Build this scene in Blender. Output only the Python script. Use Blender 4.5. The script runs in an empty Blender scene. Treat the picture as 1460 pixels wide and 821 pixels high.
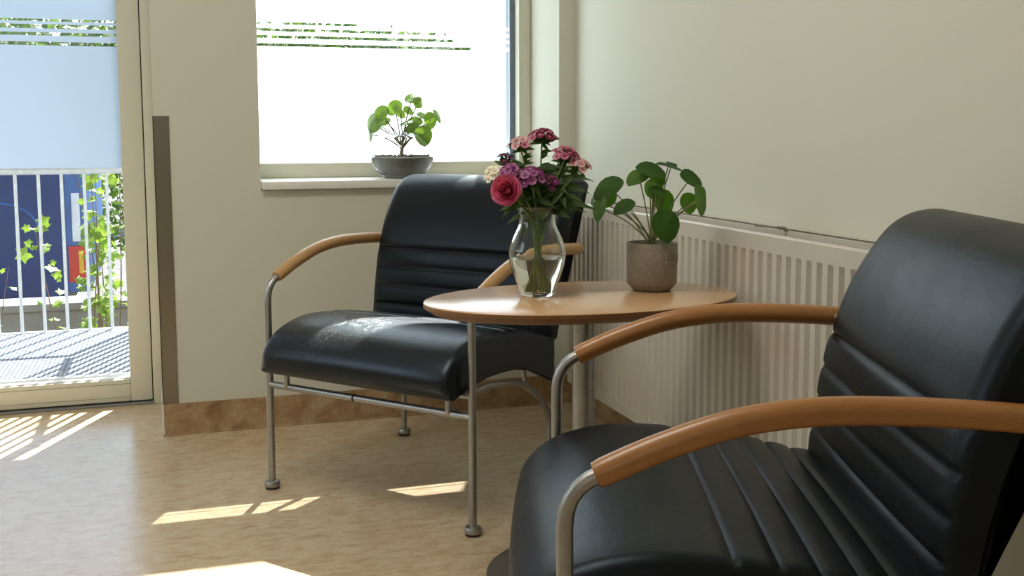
import bpy, bmesh, math, random
from mathutils import Vector, Matrix, noise
random.seed(7)
scene = bpy.context.scene
C = scene.collection

# ---------------------------------------------------------------- camera
cam_data = bpy.data.cameras.new('camera')
cam = bpy.data.objects.new('camera', cam_data); C.objects.link(cam); scene.camera = cam
YAW, PITCH, ROLL, H = .3125, .1035, -.0027, .96
sa, ca, sp, cp = math.sin(YAW), math.cos(YAW), math.sin(PITCH), math.cos(PITCH)
fwd = Vector((sa*cp, ca*cp, -sp)); rt = Vector((ca, -sa, 0)); up = Vector((sa*sp, ca*sp, cp))
r2 = rt*math.cos(ROLL) + up*math.sin(ROLL); u2 = up*math.cos(ROLL) - rt*math.sin(ROLL)
M = Matrix((r2, u2, -fwd)).transposed().to_4x4(); M.translation = (0, 0, H)
cam.matrix_world = M
cam_data.sensor_width = 36; cam_data.lens = 1538.5/1460*36
cam_data.shift_y = -(410.5-348.2)/1460
cam_data.clip_start = .02

# ---------------------------------------------------------------- light
scene.view_settings.view_transform = 'Standard'
scene.view_settings.look = 'None'
scene.view_settings.gamma = 1
scene.view_settings.exposure = 2.93
SUN_AZ, SUN_EL = math.radians(66.5), math.radians(48.5)
world = bpy.data.worlds.new('sky'); scene.world = world; world.use_nodes = True
wn = world.node_tree; wn.nodes.clear()
sky = wn.nodes.new('ShaderNodeTexSky'); sky.sky_type = 'NISHITA'; sky.sun_disc = False
sky.sun_elevation = SUN_EL; sky.sun_rotation = math.pi/2 - SUN_AZ
bg = wn.nodes.new('ShaderNodeBackground'); bg.inputs[1].default_value = .055
wo = wn.nodes.new('ShaderNodeOutputWorld')
wn.links.new(sky.outputs[0], bg.inputs[0]); wn.links.new(bg.outputs[0], wo.inputs[0])
sd = bpy.data.lights.new('sun', 'SUN'); sd.energy = 2.7; sd.angle = .0093; sd.color = (1, .97, .92)
sun = bpy.data.objects.new('sun', sd); C.objects.link(sun)
sdir = Vector((math.cos(SUN_AZ)*math.cos(SUN_EL), math.sin(SUN_AZ)*math.cos(SUN_EL), math.sin(SUN_EL)))
sun.rotation_euler = sdir.to_track_quat('Z', 'Y').to_euler()
sun.location = (2, 8, 6)

# unseen fill lights added to lift the room: left, behind and overhead
def area(name, loc, target, sx, sy, watts, col):
    d = bpy.data.lights.new(name, 'AREA'); d.shape = 'RECTANGLE'; d.size = sx; d.size_y = sy; d.energy = watts; d.color = col
    o = bpy.data.objects.new(name, d); C.objects.link(o); o.location = loc
    o.rotation_euler = (Vector(loc)-Vector(target)).to_track_quat('Z', 'Y').to_euler(); return o
area('left_fill', (-2.44, 2.5, 1.6), (0, 2.5, 1.6), 1.3, 1.3, 2.0, (.74, .88, 1))
area('rear_fill', (-1.3, -1.96, 1.55), (-1.1, 1, 1.4), 1.8, 1.3, .9, (1, .96, .88))
area('overhead_fill', (-.3, 1.7, 2.58), (-.3, 1.7, 0), 1.2, .6, 3.4, (1, .94, .84))

# ---------------------------------------------------------------- materials
def mat(name, col=(.8, .8, .8), rough=.5, metal=0, **kw):
    m = bpy.data.materials.new(name); m.use_nodes = True
    b = m.node_tree.nodes['Principled BSDF']
    b.inputs['Base Color'].default_value = (*col, 1)
    b.inputs['Roughness'].default_value = rough; b.inputs['Metallic'].default_value = metal
    for k, v in kw.items():
        b.inputs[k.replace('_', ' ')].default_value = v
    return m
def N(m, t, **kw):
    n = m.node_tree.nodes.new(t)
    for k, v in kw.items(): setattr(n, k, v)
    return n
def L(m, a, b): m.node_tree.links.new(a, b)
def bsdf(m): return m.node_tree.nodes['Principled BSDF']
def coords(m, scale=(1, 1, 1), kind='Object'):
    t = N(m, 'ShaderNodeTexCoord'); mp = N(m, 'ShaderNodeMapping')
    mp.inputs['Scale'].default_value = scale
    L(m, t.outputs[kind], mp.inputs[0]); return mp.outputs[0]
def noise_tex(m, vec, scale, detail=4, rough=.55, dist=0):
    n = N(m, 'ShaderNodeTexNoise'); n.inputs['Scale'].default_value = scale
    n.inputs['Detail'].default_value = detail; n.inputs['Roughness'].default_value = rough
    n.inputs['Distortion'].default_value = dist
    L(m, vec, n.inputs['Vector']); return n.outputs[0]
def ramp(m, fac, stops):
    r = N(m, 'ShaderNodeValToRGB'); e = r.color_ramp.elements
    while len(e) < len(stops): e.new(.5)
    for el, (p, c) in zip(e, stops): el.position = p; el.color = (*c, 1) if len(c) == 3 else c
    L(m, fac, r.inputs[0]); return r.outputs[0]
def mix(m, fac, a, b, blend='MIX'):
    x = N(m, 'ShaderNodeMix', data_type='RGBA', blend_type=blend)
    for i, v in ((0, fac), (6, a), (7, b)):
        if hasattr(v, 'is_linked'): L(m, v, x.inputs[i])
        else: x.inputs[i].default_value = v if i == 0 else (*v, 1)
    return x.outputs[2]
def bump(m, h, strength=.1, dist=.002, normal=None):
    b = N(m, 'ShaderNodeBump'); b.inputs['Strength'].default_value = strength; b.inputs['Distance'].default_value = dist
    L(m, h, b.inputs['Height'])
    if normal: L(m, normal, b.inputs['Normal'])
    L(m, b.outputs[0], bsdf(m).inputs['Normal']); return b.outputs[0]

WALL = mat('wall_paint', (.64, .63, .535), .75)
v = coords(WALL); bump(WALL, noise_tex(WALL, v, 220, 2), .06, .001)
CEIL = mat('ceiling_paint', (.78, .76, .70), .8)
v = coords(CEIL); bump(CEIL, noise_tex(CEIL, v, 150, 2), .05, .001)
FRAME = mat('frame_paint', (.66, .64, .53), .4)
v = coords(FRAME); bump(FRAME, noise_tex(FRAME, v, 90, 2), .03, .0005)
SILL = mat('sill_paint', (.78, .76, .71), .35)
v = coords(SILL); bump(SILL, noise_tex(SILL, v, 90, 2), .03, .0005)
GASKET = mat('gasket', (.16, .20, .27), .5)
v = coords(GASKET); L(GASKET, ramp(GASKET, noise_tex(GASKET, v, 30), [(.3, (.13, .17, .24)), (.7, (.19, .23, .30))]), bsdf(GASKET).inputs['Base Color'])

def linoleum(name, cols, rough, stretch):
    m = mat(name, cols[1], rough)
    v = coords(m, stretch)
    a = noise_tex(m, v, 13, 8, .68, .7); b = noise_tex(m, v, 55, 5, .68, .4); c = noise_tex(m, coords(m), 1.3, 3)
    base = ramp(m, a, [(.28, cols[0]), (.5, cols[1]), (.72, cols[2])])
    fine = ramp(m, b, [(.30, (.55, .47, .36)), (.48, (1, 1, 1)), (.62, (1, 1, 1)), (.8, (1.1, 1.06, 1))])
    x = mix(m, .55, base, fine, 'MULTIPLY')
    big = ramp(m, c, [(.3, (.95, .86, .78)), (.5, (1, 1, 1)), (.7, (.97, 1.0, .93))])
    L(m, mix(m, .7, x, big, 'MULTIPLY'), bsdf(m).inputs['Base Color'])
    bump(m, b, .04, .0008)
    return m
FLOOR = linoleum('floor_linoleum', [(.44, .295, .175), (.60, .465, .305), (.66, .57, .415)], .24, (1.3, 3.2, 3.2)); bsdf(FLOOR).inputs['Specular IOR Level'].default_value = .65
SKIRT = linoleum('skirting_linoleum', [(.22, .11, .045), (.41, .27, .14), (.52, .42, .27)], .45, (.9, .9, .9))
STEEL = mat('brushed_steel', (.30, .275, .235), .33, 1)
v = coords(STEEL, (600, 600, 6)); bump(STEEL, noise_tex(STEEL, v, 1, 3), .08, .0004)
TUBE = mat('satin_chrome_tube', (.40, .40, .395), .42, 1)
v = coords(TUBE); L(TUBE, ramp(TUBE, noise_tex(TUBE, v, 60), [(.3, (.37, .37, .365)), (.7, (.43, .43, .425))]), bsdf(TUBE).inputs['Base Color'])
POLE = mat('satin_pole', (.36, .36, .35), .36, 1)
v = coords(POLE); L(POLE, ramp(POLE, noise_tex(POLE, v, 40), [(.3, (.33, .33, .32)), (.7, (.39, .39, .38))]), bsdf(POLE).inputs['Base Color'])
BASEM = mat('table_base_paint', (.12, .105, .09), .35, .2)
v = coords(BASEM); bump(BASEM, noise_tex(BASEM, v, 400, 2), .05, .0003)
RUBBER = mat('black_rubber', (.012, .012, .012), .6)
v = coords(RUBBER); bump(RUBBER, noise_tex(RUBBER, v, 200, 2), .1, .0005)
GREYCAP = mat('grey_plastic', (.22, .22, .22), .5)
v = coords(GREYCAP); bump(GREYCAP, noise_tex(GREYCAP, v, 200, 2), .05, .0005)

def leather(name, worn):
    m = mat(name, (.006, .007, .0075), .36); bsdf(m).inputs['Specular IOR Level'].default_value = .27; bsdf(m).inputs['Specular Tint'].default_value = (.66, .82, 1, 1)
    v = coords(m)
    vo = N(m, 'ShaderNodeTexVoronoi'); vo.inputs['Scale'].default_value = 420; L(m, v, vo.inputs['Vector'])
    b1 = bump(m, vo.outputs[0], .10, .0006)
    b2 = bump(m, noise_tex(m, coords(m, (5, 14, 8)), 2.2, 3, .6, 1.4), .10, .006, b1)
    rgh = noise_tex(m, v, 14, 4)
    rr = N(m, 'ShaderNodeMapRange'); rr.inputs[3].default_value = .30; rr.inputs[4].default_value = .46
    L(m, rgh, rr.inputs[0]); L(m, rr.outputs[0], bsdf(m).inputs['Roughness'])
    if worn:  # crease lines rubbed pale where people sit
        w1 = noise_tex(m, coords(m, (9, 5, 3)), 4.0, 4, .6, 2.6)
        line = ramp(m, w1, [(.480, (0, 0, 0)), (.498, (1, 1, 1)), (.502, (1, 1, 1)), (.520, (0, 0, 0))])
        tc = N(m, 'ShaderNodeTexCoord'); ds = N(m, 'ShaderNodeVectorMath', operation='DISTANCE')
        L(m, tc.outputs['Object'], ds.inputs[0]); ds.inputs[1].default_value = (-.10, .13, .46)
        mr = N(m, 'ShaderNodeMapRange'); mr.inputs[1].default_value = .05; mr.inputs[2].default_value = .22; mr.inputs[3].default_value = 1; mr.inputs[4].default_value = 0
        L(m, ds.outputs['Value'], mr.inputs[0])
        patch = ramp(m, noise_tex(m, v, 7, 2), [(.40, (0, 0, 0)), (.60, (1, 1, 1))])
        f = mix(m, 1, mix(m, 1, line, patch, 'MULTIPLY'), mr.outputs[0], 'MULTIPLY')
        L(m, mix(m, f, (.006, .007, .0075), (.25, .25, .24)), bsdf(m).inputs['Base Color'])
        bump(m, f, .3, .001, b2)
        bsdf(m).inputs['Specular IOR Level'].default_value = .5
        rr.inputs[3].default_value = .26; rr.inputs[4].default_value = .40
    return m
LEATHER = leather('black_leather', False)
LEATHER_WORN = leather('black_leather_worn', True)

def wood(name, c0, c1, rough, stretch, coat=.25):
    m = mat(name, c1, rough)
    v = coords(m, stretch)
    a = noise_tex(m, v, 5, 5, .6, .5); b = noise_tex(m, v, 40, 3, .6)
    x = ramp(m, a, [(.25, c0), (.75, c1)])
    L(m, mix(m, .22, x, ramp(m, b, [(.35, tuple(k*.62 for k in c0)), (.6, c1)])), bsdf(m).inputs['Base Color'])
    bump(m, b, .03, .0004); bsdf(m).inputs['Coat Weight'].default_value = coat
    bsdf(m).inputs['Coat Roughness'].default_value = .22
    return m
ARMWOOD_SHADED = wood('shaded_beech_armrest', (.33, .14, .038), (.42, .19, .058), .36, (10, 1.6, 10))  # same beech as the far chair's, shade put into a darker tone
ARMWOOD_LIT = wood('lit_beech_armrest', (.46, .25, .095), (.55, .32, .13), .36, (10, 1.6, 10))  # same beech with the window light put into a paler tone
TOPWOOD = wood('beech_tabletop', (.58, .345, .175), (.68, .42, .225), .24, (2.2, 16, 16), .6)
EDGEWOOD = wood('beech_edge', (.19, .085, .033), (.25, .12, .05), .42, (3, 3, 40), .2)

def glass_thin(name, tint=(.97, .99, .98)):
    m = bpy.data.materials.new(name); m.use_nodes = True; nt = m.node_tree; nt.nodes.clear()
    tr = N(m, 'ShaderNodeBsdfTransparent'); tr.inputs[0].default_value = (*tint, 1)
    gl = N(m, 'ShaderNodeBsdfGlossy'); gl.inputs['Roughness'].default_value = .01
    lw = N(m, 'ShaderNodeLayerWeight'); lw.inputs[0].default_value = .5
    pw = N(m, 'ShaderNodeMath', operation='POWER'); L(m, lw.outputs['Facing'], pw.inputs[0]); pw.inputs[1].default_value = 5
    fr = N(m, 'ShaderNodeMath', operation='MULTIPLY_ADD'); L(m, pw.outputs[0], fr.inputs[0]); fr.inputs[1].default_value = .9; fr.inputs[2].default_value = .04
    mx = N(m, 'ShaderNodeMixShader'); o = N(m, 'ShaderNodeOutputMaterial')
    L(m, fr.outputs[0], mx.inputs[0]); L(m, tr.outputs[0], mx.inputs[1]); L(m, gl.outputs[0], mx.inputs[2]); L(m, mx.outputs[0], o.inputs[0])
    return m
PANE = glass_thin('window_glass')
VGLASS = mat('vase_glass', (.96, .985, .975), .0, 0, IOR=1.38, Transmission_Weight=1)
BGLASS = mat('bowl_glass', (.93, .95, .95), .0, 0, IOR=1.42, Transmission_Weight=1)
RIMG = mat('bowl_rim_glass', (.70, .76, .77), .0, 0, IOR=1.5, Transmission_Weight=1)
WATER = mat('vase_water', (.93, .96, .88), .0, 0, IOR=1.33, Transmission_Weight=1)
FILM = bpy.data.materials.new('frosted_film'); FILM.use_nodes = True
FILM.node_tree.nodes.clear()
_t = N(FILM, 'ShaderNodeBsdfTranslucent'); _t.inputs[0].default_value = (.70, .80, .88, 1)
_d = N(FILM, 'ShaderNodeBsdfDiffuse'); _d.inputs[0].default_value = (.70, .72, .72, 1)
_m = N(FILM, 'ShaderNodeMixShader'); _m.inputs[0].default_value = .18
_o = N(FILM, 'ShaderNodeOutputMaterial')
_n = noise_tex(FILM, coords(FILM), 900, 2); _b = N(FILM, 'ShaderNodeBump'); _b.inputs['Strength'].default_value = .05
L(FILM, _n, _b.inputs['Height']); L(FILM, _b.outputs[0], _d.inputs['Normal'])
L(FILM, _t.outputs[0], _m.inputs[1]); L(FILM, _d.outputs[0], _m.inputs[2]); L(FILM, _m.outputs[0], _o.inputs[0])

def leafmat(name, c0, c1, trans=.35, rough=.4, scale=25):
    m = mat(name, c0, rough)
    x = ramp(m, noise_tex(m, coords(m), scale, 3), [(.3, c0), (.7, c1)])
    L(m, x, bsdf(m).inputs['Base Color'])
    nt = m.node_tree; o = next(n for n in nt.nodes if n.type == 'OUTPUT_MATERIAL')
    t = N(m, 'ShaderNodeBsdfTranslucent'); L(m, mix(m, 1, x, (1.6, 1.7, .7), 'MULTIPLY'), t.inputs[0])
    ms = N(m, 'ShaderNodeMixShader'); ms.inputs[0].default_value = trans
    L(m, bsdf(m).outputs[0], ms.inputs[1]); L(m, t.outputs[0], ms.inputs[2]); L(m, ms.outputs[0], o.inputs[0])
    return m
def dull(m): bsdf(m).inputs['Specular IOR Level'].default_value = .22; return m
LEAF = dull(leafmat('pilea_leaf', (.028, .075, .016), (.048, .115, .022), .35, .5))
LEAF_BACKLIT = leafmat('pilea_backlit_leaf', (.06, .14, .02), (.085, .18, .03), .5, .45)  # backlit pilea leaves: the light through them put into a brighter green
LEAF2 = leafmat('bowl_plant_leaf', (.10, .165, .035), (.15, .23, .05), .42, .45)
LEAF3 = leafmat('bouquet_leaf', (.04, .085, .025), (.075, .14, .035), .35, .5)
STEM = leafmat('petiole', (.19, .23, .085), (.26, .28, .11), .1, .5)
STEMB = leafmat('stem_brown', (.16, .13, .075), (.22, .18, .11), .05, .6)
STEMG = leafmat('cut_stem', (.15, .25, .05), (.25, .36, .10), .2, .45)
def petal(name, c0, c1, scale=60): return leafmat(name, c0, c1, .25, .55, scale)
P_ROSE = petal('rose_petal', (.55, .055, .15), (.68, .13, .26), 40)
_tc = N(P_ROSE, 'ShaderNodeTexCoord'); _sx = N(P_ROSE, 'ShaderNodeSeparateXYZ'); L(P_ROSE, _tc.outputs['Generated'], _sx.inputs[0])
_rc = ramp(P_ROSE, _sx.outputs[2], [(.0, (.20, .008, .06)), (.62, (.46, .045, .18)), (1, (.74, .23, .42))])
L(P_ROSE, _rc, bsdf(P_ROSE).inputs['Base Color'])
P_WHITE = petal('white_petal', (.86, .83, .74), (.90, .85, .80))
P_PALE = petal('pale_pink_petal', (.72, .42, .46), (.78, .52, .54))
P_PINK = petal('pink_petal', (.52, .12, .22), (.62, .24, .34))
P_CRIM = petal('crimson_petal', (.17, .008, .04), (.29, .022, .085))
P_PURP = petal('purple_petal', (.15, .008, .105), (.26, .025, .20))
P_LILAC = petal('lilac_petal', (.38, .10, .30), (.50, .20, .42))
P_DARK = petal('dark_maroon_petal', (.05, .008, .02), (.09, .012, .035))

CONC = mat('concrete_pot', (.25, .215, .17), .85)
v = coords(CONC)
L(CONC, mix(CONC, .6, ramp(CONC, noise_tex(CONC, v, 22, 5, .6), [(.3, (.215, .18, .14)), (.7, (.28, .245, .195))]),
            ramp(CONC, noise_tex(CONC, v, 130, 3), [(.3, (.2, .17, .135)), (.55, (.27, .235, .19)), (.8, (.33, .295, .24))])), bsdf(CONC).inputs['Base Color'])
bump(CONC, noise_tex(CONC, v, 160, 4), .25, .0015)
CONCL = mat('concrete_badge', (.34, .305, .25), .85); v = coords(CONCL); bump(CONCL, noise_tex(CONCL, v, 200), .2, .001)
SOIL = mat('potting_soil', (.03, .022, .016), .95)
v = coords(SOIL); L(SOIL, ramp(SOIL, noise_tex(SOIL, v, 120), [(.3, (.018, .013, .01)), (.7, (.06, .045, .03))]), bsdf(SOIL).inputs['Base Color'])
bump(SOIL, noise_tex(SOIL, v, 150), .6, .004)
SAND = mat('grey_soil', (.26, .25, .23), .95)
v = coords(SAND)
L(SAND, ramp(SAND, noise_tex(SAND, v, 260, 4), [(.3, (.17, .16, .15)), (.55, (.29, .28, .26)), (.8, (.42, .40, .37))]), bsdf(SAND).inputs['Base Color'])
bump(SAND, noise_tex(SAND, v, 300), .4, .002)
PEB = mat('clay_pebble', (.26, .15, .11), .9)
v = coords(PEB); L(PEB, ramp(PEB, noise_tex(PEB, v, 90), [(.3, (.13, .085, .07)), (.7, (.33, .22, .17))]), bsdf(PEB).inputs['Base Color'])
RAD = mat('radiator_enamel', (.60, .56, .49), .35)
v = coords(RAD); bump(RAD, noise_tex(RAD, v, 120, 2), .03, .0005)
BRASS = mat('valve_metal', (.35, .33, .30), .35, 1)
v = coords(BRASS); bump(BRASS, noise_tex(BRASS, v, 200, 2), .05, .0003)
GALV = mat('galvanised_steel', (.62, .64, .67), .5, .3)
v = coords(GALV); L(GALV, ramp(GALV, noise_tex(GALV, v, 40), [(.3, (.56, .58, .61)), (.7, (.70, .72, .74))]), bsdf(GALV).inputs['Base Color'])
OUTCONC = mat('outdoor_concrete', (.30, .27, .24), .9)
v = coords(OUTCONC); L(OUTCONC, ramp(OUTCONC, noise_tex(OUTCONC, v, 4, 6), [(.3, (.22, .20, .18)), (.7, (.36, .33, .30))]), bsdf(OUTCONC).inputs['Base Color'])
GALVD = mat('galvanised_grating', (.36, .39, .44), .55, .3); v = coords(GALVD); L(GALVD, ramp(GALVD, noise_tex(GALVD, v, 30), [(.3, (.22, .25, .30)), (.7, (.30, .33, .38))]), bsdf(GALVD).inputs['Base Color'])
GRAVEL = mat('gravel', (.35, .33, .32), .95)
v = coords(GRAVEL); L(GRAVEL, ramp(GRAVEL, noise_tex(GRAVEL, v, 14, 6, .7), [(.3, (.06, .055, .055)), (.7, (.20, .19, .185))]), bsdf(GRAVEL).inputs['Base Color'])
def plain(name, c, rough=.5, var=.12, scale=6):
    m = mat(name, c, rough); v = coords(m)
    L(m, ramp(m, noise_tex(m, v, scale), [(.3, tuple(k*(1-var) for k in c)), (.7, tuple(min(1, k*(1+var)) for k in c))]), bsdf(m).inputs['Base Color'])
    return m
BLUE = plain('blue_vehicle_paint', (.008, .034, .15), .35)
BLUE2 = plain('blue_front_paint', (.06, .14, .36), .4)
WHITE = plain('white_paint', (.75, .76, .78), .5)
REDP = plain('red_paint', (.55, .05, .03), .5)
YELP = plain('yellow_paint', (.72, .42, .03), .5)
DARK = plain('dark_metal', (.02, .02, .022), .6)
SHRUB = leafmat('shrub_leaf', (.16, .26, .045), (.30, .40, .09), .35, .5, 8)
TWIG = plain('twig_bark', (.20, .13, .09), .8, .2, 30)
HEDGE = leafmat('hedge_leaf', (.06, .13, .025), (.16, .24, .06), .3, .6, 3)
BARK = plain('tree_bark', (.10, .075, .05), .9, .3, 12)

# ---------------------------------------------------------------- mesh helpers
class G:
    def __init__(s): s.v = []; s.f = []; s.m = []
    def add(s, vs, fs, mi=0):
        o = len(s.v); s.v += [tuple(p) for p in vs]; s.f += [tuple(i+o for i in f) for f in fs]; s.m += [mi]*len(fs)
    def box(s, x0, x1, y0, y1, z0, z1, mi=0):
        vs = [(x, y, z) for x in (x0, x1) for y in (y0, y1) for z in (z0, z1)]
        s.add(vs, [(0, 1, 3, 2), (4, 6, 7, 5), (0, 4, 5, 1), (2, 3, 7, 6), (0, 2, 6, 4), (1, 5, 7, 3)], mi)
    def bbox(s, x0, x1, y0, y1, z0, z1, b=.003, mi=0, seg=2):
        bm = bmesh.new(); bmesh.ops.create_cube(bm, size=1)
        for q in bm.verts: q.co = Vector(((x0+x1)/2+q.co.x*(x1-x0), (y0+y1)/2+q.co.y*(y1-y0), (z0+z1)/2+q.co.z*(z1-z0)))
        bmesh.ops.bevel(bm, geom=bm.edges[:], offset=b, segments=seg, profile=.5, affect='EDGES')
        bm.verts.index_update(); s.add([q.co for q in bm.verts], [[q.index for q in f.verts] for f in bm.faces], mi); bm.free()
    def tube(s, pts, rad, seg=12, cap=True, mi=0):
        pts = [Vector(p) for p in pts]; n = len(pts)
        rad = rad if isinstance(rad, (list, tuple)) else [rad]*n
        tan = [(pts[min(i+1, n-1)]-pts[max(i-1, 0)]).normalized() for i in range(n)]
        a = Vector((0, 0, 1)) if abs(tan[0].z) < .9 else Vector((1, 0, 0))
        u = tan[0].cross(a).normalized(); vs = []
        for p, t, r in zip(pts, tan, rad):
            u = (u - t*u.dot(t)).normalized(); w = t.cross(u)
            vs += [p + (u*math.cos(k*2*math.pi/seg)+w*math.sin(k*2*math.pi/seg))*r for k in range(seg)]
        fs = [(i*seg+k, i*seg+(k+1) % seg, (i+1)*seg+(k+1) % seg, (i+1)*seg+k) for i in range(n-1) for k in range(seg)]
        if cap: fs += [tuple(range(seg-1, -1, -1)), tuple((n-1)*seg+k for k in range(seg))]
        s.add(vs, fs, mi)
    def lathe(s, prof, seg=32, mi=0, rib=0, nrib=12, closed=False):
        vs = []
        for r, z in prof:
            for k in range(seg):
                a = k*2*math.pi/seg; rr = r*(1+rib*math.cos(nrib*a)) if r > 1e-5 else 0
                vs.append((rr*math.cos(a), rr*math.sin(a), z))
        n = len(prof)
        rng = n if closed else n-1
        fs = [(i*seg+k, i*seg+(k+1) % seg, ((i+1) % n)*seg+(k+1) % seg, ((i+1) % n)*seg+k) for i in range(rng) for k in range(seg)]
        s.add(vs, fs, mi)
    def prism(s, poly, z0, z1, mi=0):
        n = len(poly); vs = [(x, y, z0) for x, y in poly]+[(x, y, z1) for x, y in poly]
        s.add(vs, [tuple(range(n-1, -1, -1)), tuple(range(n, 2*n))]+[(i, (i+1) % n, n+(i+1) % n, n+i) for i in range(n)], mi)
    def mesh(s, name, mats, smooth=True, ang=35):
        me = bpy.data.meshes.new(name); me.from_pydata(s.v, [], s.f)
        mats = mats if isinstance(mats, (list, tuple)) else [mats]
        for m in mats: me.materials.append(m)
        if len(mats) > 1: me.polygons.foreach_set('material_index', s.m)
        bm = bmesh.new(); bm.from_mesh(me); bmesh.ops.remove_doubles(bm, verts=bm.verts, dist=1e-6)
        bmesh.ops.recalc_face_normals(bm, faces=bm.faces); bm.to_mesh(me); bm.free()
        if smooth:
            me.polygons.foreach_set('use_smooth', [True]*len(me.polygons))
            me.set_sharp_from_angle(angle=math.radians(ang))
        me.update(); return me
    def build(s, name, mats, parent=None, smooth=True, ang=35, **props):
        return put(name, s.mesh(name, mats, smooth, ang), parent, **props)
def put(name, me, parent=None, mtx=None, **props):
    o = bpy.data.objects.new(name, me); C.objects.link(o)
    if parent: o.parent = parent
    if mtx is not None: o.matrix_local = mtx
    for k, v in props.items(): o[k] = v
    return o
def thing(name, label, category, loc=(0, 0, 0), rz=0, group=None):
    o = bpy.data.objects.new(name, None); C.objects.link(o); o.location = loc; o.rotation_euler = (0, 0, rz)
    o.empty_display_size = .1
    o['label'] = label; o['category'] = category
    if group: o['group'] = group
    return o
def struct(g, name, mats, parent=None, smooth=False, ang=30):
    o = g.build(name, mats, parent, smooth, ang)
    if parent is None: o['kind'] = 'structure'
    return o
def sempty(name):
    o = bpy.data.objects.new(name, None); C.objects.link(o); o['kind'] = 'structure'; return o
def spline(pts, n):
    pts = [Vector(p) for p in pts]; P = [pts[0]*2-pts[1]]+pts+[pts[-1]*2-pts[-2]]; out = []
    d = [0]
    for i in range(len(pts)-1): d.append(d[-1]+(pts[i+1]-pts[i]).length)
    for k in range(n):
        t = d[-1]*k/(n-1); i = 0
        while i < len(pts)-2 and d[i+1] < t: i += 1
        u = (t-d[i])/max(1e-9, d[i+1]-d[i]); a, b, c, e = P[i:i+4]
        out.append(.5*((2*b)+(c-a)*u+(2*a-5*b+4*c-e)*u*u+(3*b-a-3*c+e)*u**3))
    return out

# ================================================================ SETTING
YB, YD, XR, XC = 3.539, 4.0, 1.379, -.022       # back wall face, door plane, right wall, outer corner at the door recess
ZT = 2.6                                          # ceiling
WX0, WX1, WX1B, WZ0, WZ1 = .298, 1.316, 1.290, .778, 2.12
g = G(); g.box(-2.7, XR+.2, -2.2, 4.12, -.08, 0); struct(g, 'floor', FLOOR)
g = G(); g.box(-2.7, XR+.2, -2.2, 4.12, ZT, ZT+.1); struct(g, 'ceiling', CEIL)
g = G(); g.box(XR, XR+.2, -2.2, 4.12, 0, ZT); struct(g, 'wall_right', WALL)
g = G(); g.box(-2.7, -2.5, -2.2, 4.12, 0, ZT); struct(g, 'wall_left', WALL)
g = G(); g.box(-2.5, XR, -2.2, -2.0, 0, ZT); struct(g, 'wall_front', WALL)
DX0 = -1.06
g = G()
g.box(XC, WX0, YB, 4.12, 0, ZT)                                     # pier between door and window
g.box(WX0, WX1, YB, 4.0, 0, WZ0-.002)                              # below the sill
g.prism([(WX1, YB), (XR, YB), (XR, 4.0), (WX1B, 4.0), (WX1B, 3.76)], WZ0-.002, ZT)  # right of window with splayed reveal
g.box(WX1, XR, YB, 4.0, 0, WZ0-.002)
g.prism([(WX0, YB), (WX1, YB), (WX1B, 3.76), (WX1B, 4.0), (WX0, 4.0)], WZ1, ZT)
g.box(DX0, XC, YB, 4.12, 2.16, ZT)                                  # above the door
g.box(-2.5, DX0, YB, 4.12, 0, ZT)
struct(g, 'wall_back', WALL)
# skirting (coved linoleum)
g = G(); g.prism([(XC-.003, YB-.004), (XR, YB-.004), (XR, YB), (XC-.003, YB)], 0, .102)
g.prism([(XC-.003, YB-.012), (XR, YB-.012), (XR, YB-.004), (XC-.003, YB-.004)], 0, .006)
struct(g, 'baseboard_back', SKIRT)
g = G(); g.box(XR-.004, XR, -2.0, YB-.004, 0, .102); g.box(XR-.012, XR-.004, -2.0, YB-.012, 0, .006); struct(g, 'baseboard_right', SKIRT)
g = G(); g.box(-2.5, -2.496, -2.0, YB, 0, .102); struct(g, 'baseboard_left', SKIRT)
g = G(); g.box(XC-.006, XC-.003, YB-.0045, YD-.013, 0, .103); g.box(XC-.006, XC, YB-.0055, YB-.003, .001, .103); struct(g, 'trim_2', SILL)
# steel corner guard beside the door
tr = sempty('trim_1')
g = G(); g.box(XC-.0025, XC+.046, YB-.0025, YB-.0002, .1035, 1.013); g.box(XC-.0025, XC-.0002, YB-.0025, YB+.045, .1035, 1.013)
g.build('guard_plate', STEEL, tr, False)

# ---------------- window
win = sempty('window_1')
YW = 3.76
def frame_rect(x0, x1, z0, z1, wl, wr, wb, wt, y0, y1, name, mats, parent, b=.003):
    for nm, a in (('stile', (x0, x0+wl, z0, z1)), ('stile', (x1-wr, x1, z0, z1)), ('rail', (x0+wl, x1-wr, z0, z0+wb)), ('rail', (x0+wl, x1-wr, z1-wt, z1))):
        g = G(); g.bbox(a[0], a[1], y0, y1, a[2], a[3], b); g.build(nm, mats, parent, True, 40)
GB = .856
frame_rect(WX0+.001, WX1B-.001, .806, WZ1-.001, .012, .046, GB-.806, .05, YW, YW+.10, 'window_frame', FRAME, win)
g = G(); g.box(WX0+.012, 1.245, YW+.056, YW+.062, GB-.008, WZ1-.045); g.build('glass_pane', PANE, win, False)
g = G(); g.box(1.224, 1.2425, YW+.046, YW+.055, GB, WZ1-.05); g.build('gasket', GASKET, win, False)
def film(x0, x1, y, zs, parent):
    for a, b in zs:
        g = G(); g.add([(x0, y, a), (x1, y, a), (x1, y, b), (x0, y, b)], [(0, 1, 2, 3)]); g.build('frosted_film', FILM, parent, False)
film(WX0+.012, 1.2235, YW+.0555, [(GB-.004, 1.2548), (1.2653, 1.2818), (1.2924, 1.3053), (1.3159, 1.3288), (1.3381, 1.745)], win)
# sill board
g = G(); g.bbox(WX0-.006+.008, WX1-.0015, 3.512, YW+.02, .7785, .8055, .004); sl = g.build('window_sill', SILL, win, True, 40)

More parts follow.
